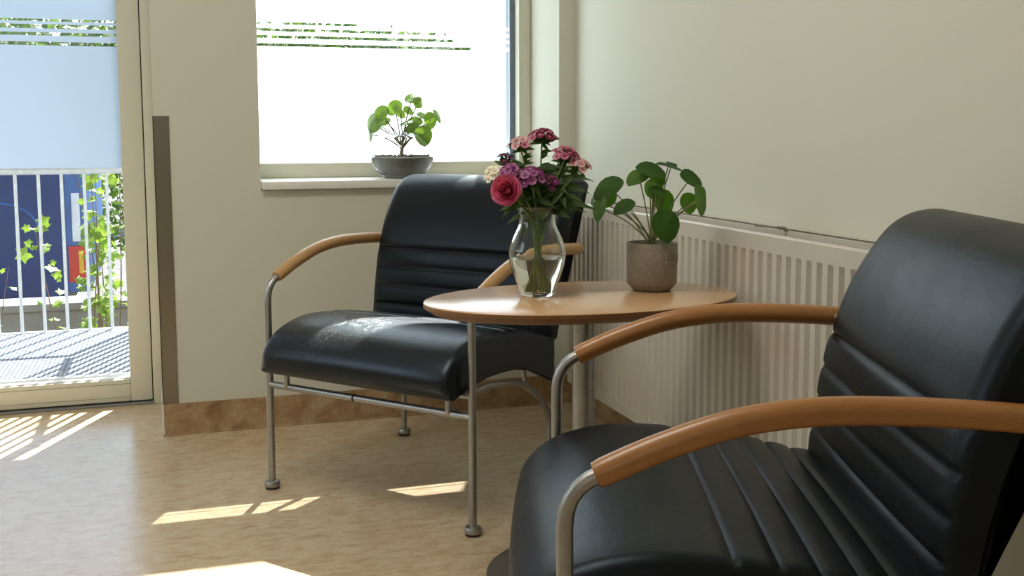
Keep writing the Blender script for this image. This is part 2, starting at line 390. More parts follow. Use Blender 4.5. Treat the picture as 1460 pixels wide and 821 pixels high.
# ---------------- glazed door
door = sempty('door_1')
g = G(); g.bbox(-.0574, XC-.001, YD-.012, YD+.10, 0, 2.155, .002); g.build('jamb', FRAME, door, True, 40)
g = G(); g.bbox(DX0+.001, DX0+.06, YD-.012, YD+.10, 0, 2.155, .002); g.build('jamb', FRAME, door, True, 40)
g = G(); g.bbox(DX0+.06, -.0574, YD-.012, YD+.10, 2.10, 2.155, .002); g.build('head', FRAME, door, True, 40)
g = G(); g.bbox(DX0+.06, -.0574, YD-.02, YD+.20, 0, .006, .002); g.build('threshold', GREYCAP, door, True, 40)
SX0, SX1 = DX0+.064, -.061
for a, b in ((SX1-.012, -.050), (DX0+.052, SX0+.012)):
    g = G(); g.box(a, b, YD+.064, YD+.080, .007, 2.098); g.build('door_stop', RUBBER, door, False)
g = G(); g.box(SX0+.012, SX1-.012, YD+.064, YD+.080, .007, .03); g.build('door_stop', RUBBER, door, False)
g = G(); g.box(-.0605, -.0578, YD+.012, YD+.064, .007, 2.098); g.build('seal', RUBBER, door, False)
frame_rect(SX0, SX1, .0115, 2.096, .075, .0735, .080, .08, YD, YD+.062, 'sash', FRAME, door, .004)
GX0, GX1 = SX0+.066, SX1-.066
g = G(); g.box(GX0, GX1, YD+.028, YD+.034, .085, 2.02); g.build('glass_pane', PANE, door, False)
for z in (.0916,):
    g = G(); g.box(GX0+.006, GX1-.004, YD+.012, YD+.0278, z-.006, z+.003); g.build('glazing_bead', SILL, door, False)
g = G(); g.box(SX0+.07, SX1-.07, YD-.0008, YD-.0002, .075, .0766); g.box(SX0+.07, SX1-.07, YD-.0008, YD-.0002, .027, .0283); g.build('bead_line', GREYCAP, door, False)
film(GX0, GX1, YD+.0275, [(.8410, 1.2581), (1.2698, 1.2909), (1.3014, 1.3143), (1.3284, 1.3388), (1.3463, 2.02)], door)
# handle on the hidden side of the leaf (left stile)
g = G(); g.tube(spline([(SX0+.035, YD, 1.02), (SX0+.035, YD-.05, 1.02), (SX0+.06, YD-.055, 1.02), (SX0+.15, YD-.055, 1.02)], 16), .009, 10); g.build('door_handle', STEEL, door)

# ---------------- unseen balcony slab above, sized to shade the door film
g = G(); g.box(-2.6, .75, 4.13, 5.54, 2.62, 2.80); o = g.build('ceiling_shade_slab', OUTCONC, None, False); o['kind'] = 'structure'

# ================================================================ RADIATOR
X0 = 1.2; RY1, PIT, NF = 3.146, .0361, 43
RY0 = RY1-.020-NF*PIT-.02
rad = thing('radiator', 'long white ribbed panel radiator low along the right wall behind the table', 'radiator', (X0+.06, (RY0+RY1)/2, 0))
ro = Vector((X0+.06, (RY0+RY1)/2, 0))
def rad_panel(x, facing, name):
    """pressed steel panel: vertical grooves with tapered ends"""
    ys = [RY1]; ds = [0]
    y = RY1-.017
    for i in range(NF):
        for dy, d in ((0, 0), (.0045, 1), (.0125, 1), (.019, 0)):
            ys.append(y-dy); ds.append(d)
        y -= PIT
    ys.append(RY0); ds.append(0)
    zs = [.170, .174, .2000, .2130, .693, .708, .742, .746]; zd = [.5, 0, 0, 1, 1, 0, 0, .5]
    g = G(); vs = []
    for yy, d in zip(ys, ds):
        for z, k in zip(zs, zd):
            off = .010*d*k if k in (0, 1) else .004
            vs.append(Vector((x+facing*off, yy, z))-ro)
    nz = len(zs); n = len(ys)
    fs = [(i*nz+j, i*nz+j+1, (i+1)*nz+j+1, (i+1)*nz+j) for i in range(n-1) for j in range(nz-1)]
    g.add(vs, fs)
    # back skin
    xb = x+facing*.018
    g.box(xb-ro.x-.004, xb-ro.x+.004, RY0-ro.y, RY1-ro.y, .172, .744)
    return g.build(name, RAD, rad, True, 25)
rad_panel(X0, 1, 'front_panel')
rad_panel(X0+.115, -1, 'rear_panel')
for yy in (RY0+.002, RY1-.010):
    g = G(); g.bbox(X0+.022-ro.x, X0+.095-ro.x, yy-ro.y, yy+.008-ro.y, .19, .735, .002); g.build('side_cover', RAD, rad, True, 40)
g = G()
yy = RY1-.1
while yy > RY0+.08:
    g.box(X0+.022-ro.x, X0+.095-ro.x, yy-ro.y, yy+.0015-ro.y, .22, .70); yy -= .035
g.build('convector_fins', RAD, rad, False, kind='stuff')
g = G(); g.tube([(X0+.105-ro.x, 2.05-ro.y, .740), (X0+.085-ro.x, 2.05-ro.y, .750), (X0+.070-ro.x, 2.05-ro.y, .752)], [.0042, .0042, .0035], 10)
g.tube([(X0+.07-ro.x, 2.05-ro.y, .752), (X0+.05-ro.x, 2.11-ro.y, .752)], .0016, 8); g.build('air_vent', BRASS, rad)
g = G(); g.bbox(X0+.118-ro.x, XR-ro.x-.001, RY0-ro.y, RY1-ro.y, .722, .738, .002); g.build('wall_rail', RAD, rad, True, 40)
for yy in (RY1-.25, RY0+.25):
    g = G(); g.bbox(X0+.105-ro.x, XR-ro.x, yy-.015-ro.y, yy+.015-ro.y, .30, .66, .002); g.build('wall_bracket', RAD, rad, True, 40)
g = G(); g.tube(spline([(X0+.06-ro.x, RY1-.03-ro.y, .18), (X0+.06-ro.x, RY1-.03-ro.y, .08), (X0+.06-ro.x, RY1-.03-ro.y, 0)], 8), .008, 10); g.build('feed_pipe', RAD, rad)

# ================================================================ ARMCHAIRS
HW = .32875
ARM = [(.035, .575), (.106, .607), (.192, .636), (.281, .649), (.374, .650), (.462, .646), (.535, .640)]
SEAT = [(-.052, .335), (-.062, .355), (-.060, .385), (-.040, .415), (-.008, .440), (.042, .458), (.10, .467), (.15, .4665), (.20, .463), (.25, .458), (.30, .450),
        (.35, .440), (.40, .428), (.445, .415), (.452, .38), (.452, .33), (.455, .285), (.447, .281), (.41, .297), (.36, .320), (.30, .345), (.24, .357), (.18, .362), (.11, .362), (.05, .354), (.0, .343), (-.04, .333)]
SEAT_SEAM = [(.197, .464), (.252, .458), (.302, .450), (.352, .440), (.395, .430)]
BACK = [(.398, .425), (.403, .48), (.412, .54), (.422, .595), (.437, .645), (.457, .70), (.484, .752), (.518, .80), (.552, .824), (.592, .833), (.625, .827), (.640, .808),
        (.628, .79), (.598, .77), (.565, .735), (.540, .69), (.512, .62), (.488, .55), (.470, .47), (.460, .40), (.43, .392), (.403, .40)]
BACK_SEAM = [(.4305, .625), (.4165, .570), (.407, .516), (.401, .463)]

def shell(prof, hw, seams, rr, ri, crown, name, mats, parent, front=None, under=None):
    pts = [Vector((b, z)) for b, z in prof]
    # closed catmull-rom resample
    n = len(pts); dense = []
    for i in range(n):
        a, b, c, e = pts[(i-1) % n], pts[i], pts[(i+1) % n], pts[(i+2) % n]
        for k in range(12):
            u = k/12; dense.append(.5*((2*b)+(c-a)*u+(2*a-5*b+4*c-e)*u*u+(3*b-a-3*c+e)*u**3))
    d = [0]
    for i in range(len(dense)): d.append(d[-1]+(dense[(i+1) % len(dense)]-dense[i]).length)
    NP = int(d[-1]/.0055); P = []; i = 0
    for k in range(NP):
        t = d[-1]*k/NP
        while d[i+1] < t: i += 1
        P.append(dense[i].lerp(dense[(i+1) % len(dense)], (t-d[i])/(d[i+1]-d[i])))
    area = sum(P[k].x*P[(k+1) % NP].y-P[(k+1) % NP].x*P[k].y for k in range(NP))
    s = 1 if area > 0 else -1
    nor = []
    for k in range(NP):
        t = (P[(k+2) % NP]-P[(k-2) % NP]).normalized(); nor.append(Vector((t.y, -t.x))*s)
    sv = [Vector(q) for q in seams]
    groove = []
    for p in P:
        dd = min((p-q).length for q in sv)
        groove.append(-.0060*math.exp(-(dd/.0034)**2) - .0018*math.exp(-(dd/.013)**2))
    st = []
    for a in range(7):
        th = a/6*math.pi/2; st.append((-(hw-rr+rr*math.cos(th)), ri*(1-math.sin(th))))
    mid = 14
    for k in range(1, mid): st.append((-(hw-rr)+2*(hw-rr)*k/mid, 0))
    st += [(-x, i2) for x, i2 in reversed(st[:7])]
    g = G(); vs = []
    for x, ins in st:
        bul = crown*(1-(x/hw)**2)
        for p, q, gr in zip(P, nor, groove):
            w = max(0, -q.x*.7+q.y*.7) if front is None else max(0, q.x*front[0]+q.y*front[1])
            o = -ins*(1 if under is None else max(.06, min(1, 1+1.6*q.y))) + bul*w + gr*max(.12, 1-1.3*ins/ri)
            r = p+q*o
            if under is not None and abs(x) < hw-rr-.005 and r.x > 0: r = Vector((r.x, max(r.y, .34+(under-.34)*min(1, r.x/.07))))
            vs.append((x, r.x, r.y))
    ns = len(st)
    fs = [(i*NP+k, i*NP+(k+1) % NP, (i+1)*NP+(k+1) % NP, (i+1)*NP+k) for i in range(ns-1) for k in range(NP)]
    fs += [tuple(range(NP)), tuple((ns-1)*NP+k for k in range(NP))]
    g.add(vs, fs)
    return g.build(name, mats, parent, True, 50)

def make_chair(label, loc, rz, seat_mat, back_mat, arm_mat, left_inset, back_shift=0):
    t = thing('armchair', label, 'armchair', loc, rz, None)
    seat = shell(SEAT, HW-.024, SEAT_SEAM, .026, .024, .012, 'seat', seat_mat, t, under=.385)
    back = shell(BACK, HW-.022, BACK_SEAM, .034, .019, .006, 'backrest', back_mat, t, front=(-.9, .3)); back.location.y = back_shift
    # piping along the lower edge of the seat sides
    for s in (-1, 1):
        g = G(); g.tube([(s*(HW-.030), b, z-.001) for b, z in [(.447, .283), (.41, .298), (.36, .321), (.30, .346), (.24, .358), (.18, .363), (.11, .363), (.05, .355), (0, .344), (-.045, .335)]], .0035, 6)
        g.build('piping', seat_mat, seat)
    for s in (-1, 1):
        # front leg: straight up, then bent back into the armrest
        g = G(); path = [(0, .018), (0, .1), (0, .2), (0, .3), (0, .4), (0, .48), (0, .515), (.003, .538), (.012, .556), (.026, .569), (.045, .5785), (.07, .590)]
        g.tube([(s*HW, q.x, q.y) for q in spline([(b, z, 0) for b, z in path], 40)], .0098, 14)
        lg = g.build('leg', TUBE, t)
        g = G(); g.lathe([(0, .006), (.0195, .006), (.021, .009), (.021, .016), (.0185, .021), (.011, .0235), (0, .0235)], 20); f = g.build('foot', TUBE, lg); f.location = (s*HW, 0, 0)
        g = G(); g.lathe([(0, 0), (.018, 0), (.019, .002), (.019, .006), (0, .006)], 20); f = g.build('foot_pad', RUBBER, lg); f.location = (s*HW, 0, 0)
        # rear leg: arch that leaves the front leg under the seat
        bk, ins = (.60, left_inset) if s < 0 else (.5376, .10)
        pth = [(.0, .346), (.06, .345), (.114, .339), (.205, .324), (.303, .303), (.38, .27), (.451, .232), (.497, .197), (.526, .164), (.5376, .13), (.5376, .07), (.5376, .018)]
        k = bk/.5376
        pts = [(s*(HW-ins*b/.5376), b*k, z) for b, z in pth]
        g = G(); g.tube(spline(pts, 44), .0088, 12); lg = g.build('leg', TUBE, t)
        e = pts[-1]
        g = G(); g.lathe([(0, .006), (.0195, .006), (.021, .009), (.021, .016), (.0185, .021), (.011, .0235), (0, .0235)], 20); f = g.build('foot', TUBE, lg); f.location = (e[0], e[1], 0)
        g = G(); g.lathe([(0, 0), (.018, 0), (.019, .002), (.019, .006), (0, .006)], 20); f = g.build('foot_pad', RUBBER, lg); f.location = (e[0], e[1], 0)
        # little post between arch and seat
        g = G(); q = (s*(HW-ins*.7), .36*k); g.tube([(q[0], q[1], .275), (q[0]-s*.008, q[1], .335)], .006, 10); g.build('seat_post', TUBE, t)
        # wooden armrest
        g = G(); pp = spline([(b, z, 0) for b, z in ARM], 44)
        rad_ = [.0165]*44; rad_[0] = .0150; rad_[-1] = .0125; rad_[-2] = .0155
        g.tube([(s*HW, q.x, q.y) for q in pp], rad_, 18); ar = g.build('armrest', arm_mat, t, True, 50)
        a, b = pp[-2], pp[-1]; dr = (b-a).normalized()
        g = G(); g.tube([(s*HW, (b+dr*q).x, (b+dr*q).y) for q in (-.004, .004, .009, .012)], [.0135, .013, .010, .004], 14); g.build('end_cap', GREYCAP, ar)
        g = G(); g.tube([(s*(HW-.066), -.004, .288), (s*(HW-.066), -.004, .338)], .0085, 12); g.build('seat_post', TUBE, t)
        g = G(); g.tube([(s*HW, .47, .646), (s*(HW-.045), .49, .646)], .006, 10); g.build('arm_bolt', TUBE, t)
    g = G(); g.tube([(-HW, 0, .288), (HW, 0, .288)], .0095, 14); cb = g.build('crossbar', TUBE, t)
    g = G(); g.tube([(-.035, 0, .288), (-.031, 0, .288)], .0105, 14); g.build('rubber_ring', RUBBER, cb)
    g = G(); g.tube([(-HW+.006, .012, .334), (HW-.006, .012, .334)], .008, 12); g.build('seat_rail', TUBE, t)
    return t
def place(ax, ay, wx, wy):  # from the ground point of the left front leg and the width direction
    return (ax+wx*HW, ay+wy*HW, 0), math.atan2(wy, wx)
l1, a1 = place(.2548, 2.9123, .6443, -.7648)
l2, a2 = place(.6399, 1.7287, math.cos(-1.9112), math.sin(-1.9112))
ch1 = make_chair('black leather armchair under the window with wood armrests and creased seat', l1, a1, LEATHER_WORN, LEATHER, ARMWOOD_LIT, -.012)
ch2 = make_chair('black leather armchair nearest the camera at the right, seen from its side', l2, a2, LEATHER, LEATHER, ARMWOOD_SHADED, .05, .027)
ch1['group'] = ch2['group'] = 'black leather armchairs around the table'

# ================================================================ TABLE
TX, TY, TZ = .839, 2.104, .615
KT = .972
tab = thing('side_table', 'oval beech side table on a grey metal pole between the two armchairs', 'table', (TX, TY, 0))
def oval(k, z, seg=72, ax=.3446, ay=.2161, inset=0): return [((ax-inset)*math.cos(i*2*math.pi/seg), (ay-inset)*math.sin(i*2*math.pi/seg), z) for i in range(seg)]
g = G(); rings = [oval(1, TZ-.0025, inset=.0), oval(1, TZ-.001, inset=.0008), oval(1, TZ, inset=.003)]
vs = sum(rings, []); n = 72
g.add(vs, [(i*n+k, i*n+(k+1) % n, (i+1)*n+(k+1) % n, (i+1)*n+k) for i in range(2) for k in range(n)]+[tuple(2*n+k for k in range(n))])
top = g.build('tabletop', TOPWOOD, tab, True, 50)
g = G(); rings = [oval(1, TZ-.0025), oval(1, TZ-.010), oval(1, TZ-.012, inset=.002), oval(1, TZ-.024, inset=.020), oval(1, TZ-.025, inset=.024)]
vs = sum(rings, [])
g.add(vs, [(i*n+k, i*n+(k+1) % n, (i+1)*n+(k+1) % n, (i+1)*n+k) for i in range(4) for k in range(n)]+[tuple(4*n+k for k in range(n))])
g.build('table_edge', EDGEWOOD, top, True, 30)
g = G(); g.lathe([(0, .02), (.024, .02), (.024, TZ-.031), (0, TZ-.031)], 32); g.build('pole', POLE, tab, True, 40)
g = G(); g.lathe([(0, TZ-.031), (.075, TZ-.031), (.075, TZ-.0255), (0, TZ-.0255)], 32); g.build('mounting_plate', BASEM, tab, True, 40)
g = G(); g.lathe([(0, 0), (.208, 0), (.21, .003), (.209, .009), (.203, .013), (.10, .018), (.035, .022), (.03, .030), (0, .030)], 64); g.build('base', BASEM, tab, True, 40)

# ================================================================ LEAVES
def leaf_round(R, fold=.18, dome=.10, tip=.25, rings=3, seg=14):
    """round peltate leaf in local XY, +Z is the upper face, tip to +X"""
    g = G(); vs = [(0, 0, .0)]
    for j in range(1, rings+1):
        f = j/rings
        for k in range(seg):
            a = k*2*math.pi/seg
            r = R*f*(1+tip*max(0, math.cos(a))**8)
            x, y = r*math.cos(a), r*math.sin(a)*.94
            z = fold*abs(y)*f - dome*R*f*f*2.2*(.6+.4*math.cos(a)) + .02*R*math.sin(3*a+1)
            vs.append((x, y, z))
    fs = [(0, 1+k, 1+(k+1) % seg) for k in range(seg)]
    for j in range(rings-1):
        o = 1+j*seg; fs += [(o+k, o+seg+k, o+seg+(k+1) % seg, o+(k+1) % seg) for k in range(seg)]
    g.add(vs, fs); return g
def leaf_matrix(pos, normal, tip):
    z = Vector(normal).normalized(); x = Vector(tip); x = (x-z*x.dot(z)).normalized(); y = z.cross(x)
    m = Matrix((x, y, z)).transposed().to_4x4(); m.translation = pos; return m
def plant_leaf(parent, pos, normal, tip, R, lm, base, stem_r=.0013, pm=STEM, sag=.0, fold=.1, dome=.12, lab=None):
    m = leaf_matrix(pos, normal, tip)
    lf = leaf_round(R, fold, dome).build('leaf', lm, parent, True, 80); lf.matrix_local = m
    a = Vector(base); b = Vector(pos)
    mid = a.lerp(b, .55)+Vector((0, 0, sag+.12*(b-a).length*.6))
    inv = m.inverted()
    g = G(); g.tube([inv @ q for q in spline([a, a.lerp(mid, .5)+Vector((0, 0, .004)), mid, b-Vector(normal).normalized()*.001], 9)], [stem_r*1.2]*3+[stem_r]*6, 6)
    p = g.build('petiole', pm, lf)
    return lf

# ---------------- pilea in the concrete pot
S1 = .001585
pot = thing('potted_plant', 'round-leaved green plant in a grey concrete pot on the table', 'plant', (1.0132, 2.1397, TZ), -YAW); pot.scale = (KT, KT, KT)
g = G(); Rr, Rb = .0575, .0560
g.lathe([(0, 0), (.040, 0), (.0425, .0015), (.0535, .0135), (Rb, .017), (Rb+.0008, .06), (Rr, .1065), (Rr-.001, .108), (Rr-.0065, .108), (Rr-.0075, .106), (Rr-.009, .094), (0, .094)], 56)
pt = g.build('pot', CONC, pot, True, 35)
g = G(); rr = [(.0, .098), (.02, .0985), (.035, .097), (.0478, .0955)]; g.lathe(rr, 28); g.build('soil', SOIL, pot)
# raised name badge on the pot: rounded frame with the word
def wrap(x, z, dr, a0, R=.0572): a = a0+x/R; return (R+dr)*math.sin(a), -(R+dr)*math.cos(a), z
A0 = math.radians(62); bw, bh, bz = .036, .0105, .078
g = G(); out = []
for sx, sz, st in ((1, 1, 0), (-1, 1, 90), (-1, -1, 180), (1, -1, 270)):
    for k in range(5):
        a = math.radians(st+k*22.5); out.append((sx*(bw-.004)+.004*math.cos(a), sz*(bh-.004)+.004*math.sin(a)))
loop = []
for i in range(len(out)):
    a, b = out[i], out[(i+1) % len(out)]; L_ = math.hypot(b[0]-a[0], b[1]-a[1]); m_ = max(1, int(L_/.004))
    loop += [(a[0]+(b[0]-a[0])*k/m_, a[1]+(b[1]-a[1])*k/m_) for k in range(m_)]
pts = [wrap(x, bz+z, .0006, A0) for x, z in loop]; pts.append(pts[0])
g.tube(pts, .0013, 6, False); g.build('badge_frame', CONCL, pt)
tc = bpy.data.curves.new('badge_text', 'FONT'); tc.body = 'Flower'; tc.size = .0165; tc.extrude = .0012; tc.align_x = 'CENTER'; tc.align_y = 'CENTER'
to = bpy.data.objects.new('badge_text', tc); C.objects.link(to)
bpy.context.view_layer.update()
tm = bpy.data.meshes.new_from_object(to.evaluated_get(bpy.context.evaluated_depsgraph_get()))
bpy.data.objects.remove(to)
for q in tm.vertices:
    x, y, z = q.co; q.co = wrap(x*1.22, bz+y, z+.0004, A0)
tm.materials.clear(); tm.materials.append(CONCL); put('badge_text', tm, pt)
CB = (0.0, 0, .1)
# stem crown
g = G(); g.tube([(-.002, 0, .09), (-.003, .002, .108), (-.001, 0, .122)], [.0045, .0055, .0035], 8)
g.build('stem', STEMB, pot)
def px1(x, y, dy): return ((x-931.5)*S1, dy, (415-y)*S1)
PL = [ # px, py, depth, normal, tip direction, radius
 (869.6, 268, -.01, (-.35, -.55, .72), (-.8, 0, -.65), .034),
 (855, 296, -.03, (-.80, -.50, .30), (-.3, 0, -1), .026),
 (871, 284, .03, (-.35, -.80, .3), (-.4, 0, -.9), .021),
 (889, 293, -.055, (-.25, -.50, .72), (-.9, -.2, -.45), .024),
 (912, 253, .0, (-.18, -.42, .75), (-.7, -.4, -.5), .028),
 (926, 243, -.01, (.05, -.45, .85), (.8, -.4, -.2), .031),
 (955, 239, .02, (.15, -.15, .95), (1, -.1, .0), .028),
 (940, 254, .03, (.25, -.75, .55), (.7, 0, -.8), .020),
 (963, 237, .05, (.3, -.3, .8), (0, 0, 1), .013),
 (985, 256, .0, (.35, -.62, .62), (.9, 0, -.15), .026),
 (997, 284, -.02, (.80, -.55, .25), (.2, 0, -1), .032),
 (1008, 284, .02, (.88, -.25, .2), (.3, 0, -1), .024),
 (986, 291, .03, (.10, -.85, .25), (.1, 0, -1), .022),
 (934, 272, -.03, (-.05, -.45, .85), (.9, -.2, -.3), .018),
 (949, 288, .025, (.15, -.85, .4), (.2, 0, -1), .027),
 (945, 318, -.06, (.10, -.95, .28), (.1, 0, -1), .033),
 (849, 286, .02, (-.9, -.15, .2), (0, 0, 1), .016),
 (936, 270, .04, (-.1, -.8, .5), (-.2, 0, -1), .022),
]
for i, (x, y, d, nr, tp, R) in enumerate(PL):
    plant_leaf(pot, px1(x, y, d), nr, tp, R*1.03, LEAF_BACKLIT if i in (1, 2, 4, 7, 10, 12, 14, 17) else LEAF, (CB[0]+random.uniform(-.004, .004), random.uniform(-.004, .004), CB[2]+random.uniform(0, .015)), .0014, STEM, fold=.20, dome=.12)

# ---------------- glass bowl plant on the sill
S2 = 3.70/1538.5
bowl = thing('terrarium_bowl', 'round clear glass bowl of grey soil with a small leafy plant on the window sill', 'plant', (.7805, 3.634, .806), -YAW)
RB, ZC = .110, .078
prof = []
for k in range(0, 15):
    a = math.radians(-57+k*(57+43)/14); prof.append((RB*math.cos(a), ZC+RB*.86*math.sin(a)))
zb = prof[0][1]
prof = [(r, z-zb) for r, z in prof]
ZC -= zb
outer = [(0, 0), (prof[0][0]*.9, 0)]+prof
inner = [(max(0, r-.0022), z+(.003 if z < .02 else 0)) for r, z in reversed(prof)]+[(0, .0035)]
g = G(); g.lathe(outer+inner, 48); gb = g.build('glass_bowl', BGLASS, bowl, True, 60)
rr_, rz_ = prof[-1]
g = G(); g.lathe([(rr_-.0011+.0024*math.cos(k*math.pi/5), rz_+.0024+.0024*math.sin(k*math.pi/5)) for k in range(10)], 48, closed=True); g.build('rim', RIMG, gb, True, 80)
ztop = .070
body = [(0, .0045)]+[(r-.0085+.006*z/ztop, max(z, .0055)) for r, z in prof if z < ztop]+[(RB*.93, ztop), (RB*.80, ztop+.004), (RB*.5, ztop+.002), (0, ztop+.006)]
g = G(); g.lathe(body, 40)
g.v = [(x, y, z if z < .05 else z+.004*noise.noise(Vector((x*30, y*30, 0)))) for x, y, z in g.v]
g.build('soil', SAND, bowl)
pm = G(); bmx = bmesh.new(); bmesh.ops.create_icosphere(bmx, subdivisions=1, radius=.0042); bmx.verts.index_update()
pm.add([(q.co.x, q.co.y*.85, q.co.z*.7) for q in bmx.verts], [[q.index for q in f.verts] for f in bmx.faces]); bmx.free()
g = G()
for i in range(150):
    a = random.uniform(0, 6.283); r = RB*.88*math.sqrt(random.random()); s = random.uniform(.5, 1.3)
    rot = Matrix.Rotation(random.uniform(0, 6), 3, 'Z')
    g.add([rot @ Vector(q)*s+Vector((r*math.cos(a), r*math.sin(a), ztop+.006)) for q in pm.v], pm.f)
g.build('pebbles', PEB, bowl, True, 60, kind='stuff')
g = G(); g.tube([(-.003, 0, .066), (-.002, 0, .085), (.001, 0, .105), (.003, 0, .13)], [.0075, .0065, .005, .003], 8); g.build('stem', STEMB, bowl)
def px2(x, y, dy): return ((x-569)*S2, dy, (252-y)*S2)
BL = [(584, 140, 0, (-.1, -.6, .7), (1, 0, -.2), .030), (592, 147, .01, (.5, -.7, .4), (.6, 0, .7), .022),
      (560, 152, -.01, (-.1, -.85, .45), (-.5, 0, -.8), .031), (567, 161, .02, (.3, -.8, .3), (.7, 0, -.7), .018),
      (540, 160, 0, (-.35, -.8, .45), (-.2, 0, -1), .033), (525, 171, .01, (-.75, -.55, .4), (-.3, 0, -1), .032),
      (533, 178, -.02, (-.4, -.75, .5), (-.8, 0, -.6), .030), (525, 190, -.01, (-.85, -.4, .2), (-.2, 0, -1), .026),
      (577, 156, .03, (.3, -.6, .5), (.6, 0, -.6), .020), (578, 174, -.05, (-.1, -.35, .85), (-1, 0, 0), .024),
      (588, 172, .01, (.2, -.6, .75), (-.6, 0, -.4), .030), (598, 164, .03, (.3, -.5, .8), (.8, 0, -.2), .024),
      (585, 182, -.01, (.1, -.6, .7), (-.7, 0, -.4), .028), (610, 170, 0, (.55, -.75, .2), (-.1, 0, -1), .031),
      (619, 164, .02, (.8, -.35, .5), (.6, 0, -.8), .026), (601, 191, -.04, (.15, -.9, .2), (.1, 0, -1), .036), (545, 172, .03, (-.2, -.7, .6), (-.7, 0, -.5), .020)]
for i, (x, y, d, nr, tp, R) in enumerate(BL):
    plant_leaf(bowl, px2(x, y, d), nr, tp, R*.92, LEAF2, (random.uniform(-.004, .004), random.uniform(-.004, .004), random.uniform(.09, .125)), .0021, STEMB, fold=.15, dome=.14)

# ================================================================ VASE AND BOUQUET
VX, VY = .7487, 2.1437; S3 = 2.36/1538.5
vase = thing('glass_vase', 'clear ribbed glass vase half full of water on the table', 'vase', (VX, VY, TZ), -YAW); vase.scale = (KT, KT, KT)
vp = [(.0345, .0), (.0365, .002), (.0375, .006), (.0420, .020), (.0500, .042), (.0570, .062), (.0612, .082), (.0618, .096), (.0595, .108), (.0540, .124), (.0470, .139), (.0415, .151), (.0390, .161), (.0388, .168), (.0405, .178), (.0445, .188), (.0500, .1955), (.0512, .1965)]
g = G(); wall = .0028
inn = [(max(.002, r-wall), max(z, .008)) for r, z in vp]
prof = [(0, .001)]+vp+[(.0505, .198), (.0492, .1975)]+[(r, z) for r, z in reversed(inn[:-1])]+[(0, .008)]
g.lathe(prof, 72, rib=.010, nrib=12); g.build('vase_body', VGLASS, vase, True, 60)
wl = .083
wp = [(0, .0083)]+[(r-.0006, z+.0003) for r, z in inn if z < wl-.002 and z >= .008][1:]+[(.0578, wl-.001), (.0580, wl), (0, wl)]
g = G(); g.lathe(wp, 72, rib=.010, nrib=12); g.build('water', WATER, vase, True, 60)
VM = Matrix.Translation((VX, VY, TZ)) @ Matrix.Rotation(-YAW, 4, 'Z') @ Matrix.Scale(KT, 4)
def px3(x, y, dy=0): return Vector(((x-766)*S3, dy, (421-y)*S3))

def floret_mesh(mt, R=.0102):
    g = G()
    for p in range(5):
        a0 = p*1.2566; vs = [(0, 0, 0)]
        for k in range(5):
            a = a0-.62+1.24*k/4; r = R*(.94+.10*(k % 2))
            vs.append((r*math.cos(a), r*math.sin(a), .0016+.0018*((k % 2)-.4)))
        vs.append((R*.45*math.cos(a0-.5), R*.45*math.sin(a0-.5), .0004)); vs.append((R*.45*math.cos(a0+.5), R*.45*math.sin(a0+.5), .0004))
        g.add(vs, [(0, 6, 1, 2, 3), (0, 3, 4, 5, 7)])
    return g
def two_tone(mt, mt2, R=.0102):
    g = floret_mesh(mt, R); k = len(g.f)
    g.add([(R*.34*math.cos(a), R*.34*math.sin(a), .0016) for a in [i*.8976 for i in range(7)]], [tuple(range(7))], 1)
    return g.mesh('floret', [mt, mt2], True, 60)
FM = {'white': two_tone(P_WHITE, P_PALE), 'pale': two_tone(P_PALE, P_PINK), 'pink': two_tone(P_PINK, P_CRIM), 'crim': two_tone(P_CRIM, P_PINK),
      'purp': two_tone(P_PURP, P_LILAC), 'lilac': two_tone(P_LILAC, P_PURP), 'dark': two_tone(P_DARK, P_CRIM)}
def blade(L_, W, curl, name='leaf'):
    g = G(); n = 8; vs = []
    for i in range(n+1):
        t = i/n; w = W*math.sin(math.pi*min(1, .06+.94*t)**.8) if t < 1 else 0
        x = L_*t; z = -curl*t*t*L_
        vs += [(x, -w, z+w*.35), (x, 0, z), (x, w, z+w*.35)]
    fs = []
    for i in range(n):
        o = i*3; fs += [(o, o+3, o+4, o+1), (o+1, o+4, o+5, o+2)]
    g.add(vs, fs); return g
BLADES = [blade(.058, .0075, .35).mesh('leaf', LEAF3, True, 80), blade(.042, .0066, .15).mesh('leaf', LEAF3, True, 80), blade(.085, .0088, .75).mesh('leaf', LEAF3, True, 80), blade(.026, .0046, .1).mesh('leaf', LEAF3, True, 80)]
def stem_path(foot, neck, head):
    return spline([foot, foot.lerp(neck, .55)+Vector((0, 0, 0)), neck, neck.lerp(head, .55)+Vector((0, 0, .008)), head], 22)
def flower(name, label, foot, neck, head, sr=.0018):
    """foot, neck, head in vase coordinates; thing sits at the foot of the stem"""
    t = thing(name, label, 'flower', VM @ foot, -YAW, 'flowers in the vase'); t.scale = (KT, KT, KT)
    pth = [q-foot for q in stem_path(foot, neck, head)]
    g = G(); g.tube(pth, [sr*1.15]*12+[sr]*10, 8); g.build('stem', STEMG, t)
    return t, pth
def add_blades(t, pth, spec):
    for idx, kind, az, el, s in spec:
        p = pth[idx]; d = Vector((math.cos(az)*math.cos(el), math.sin(az)*math.cos(el), math.sin(el)))
        m = leaf_matrix(p, Vector((.25*math.sin(9*az), -.75, .6)), d)
        put('leaf', BLADES[kind], t, m @ Matrix.Scale(s, 4))
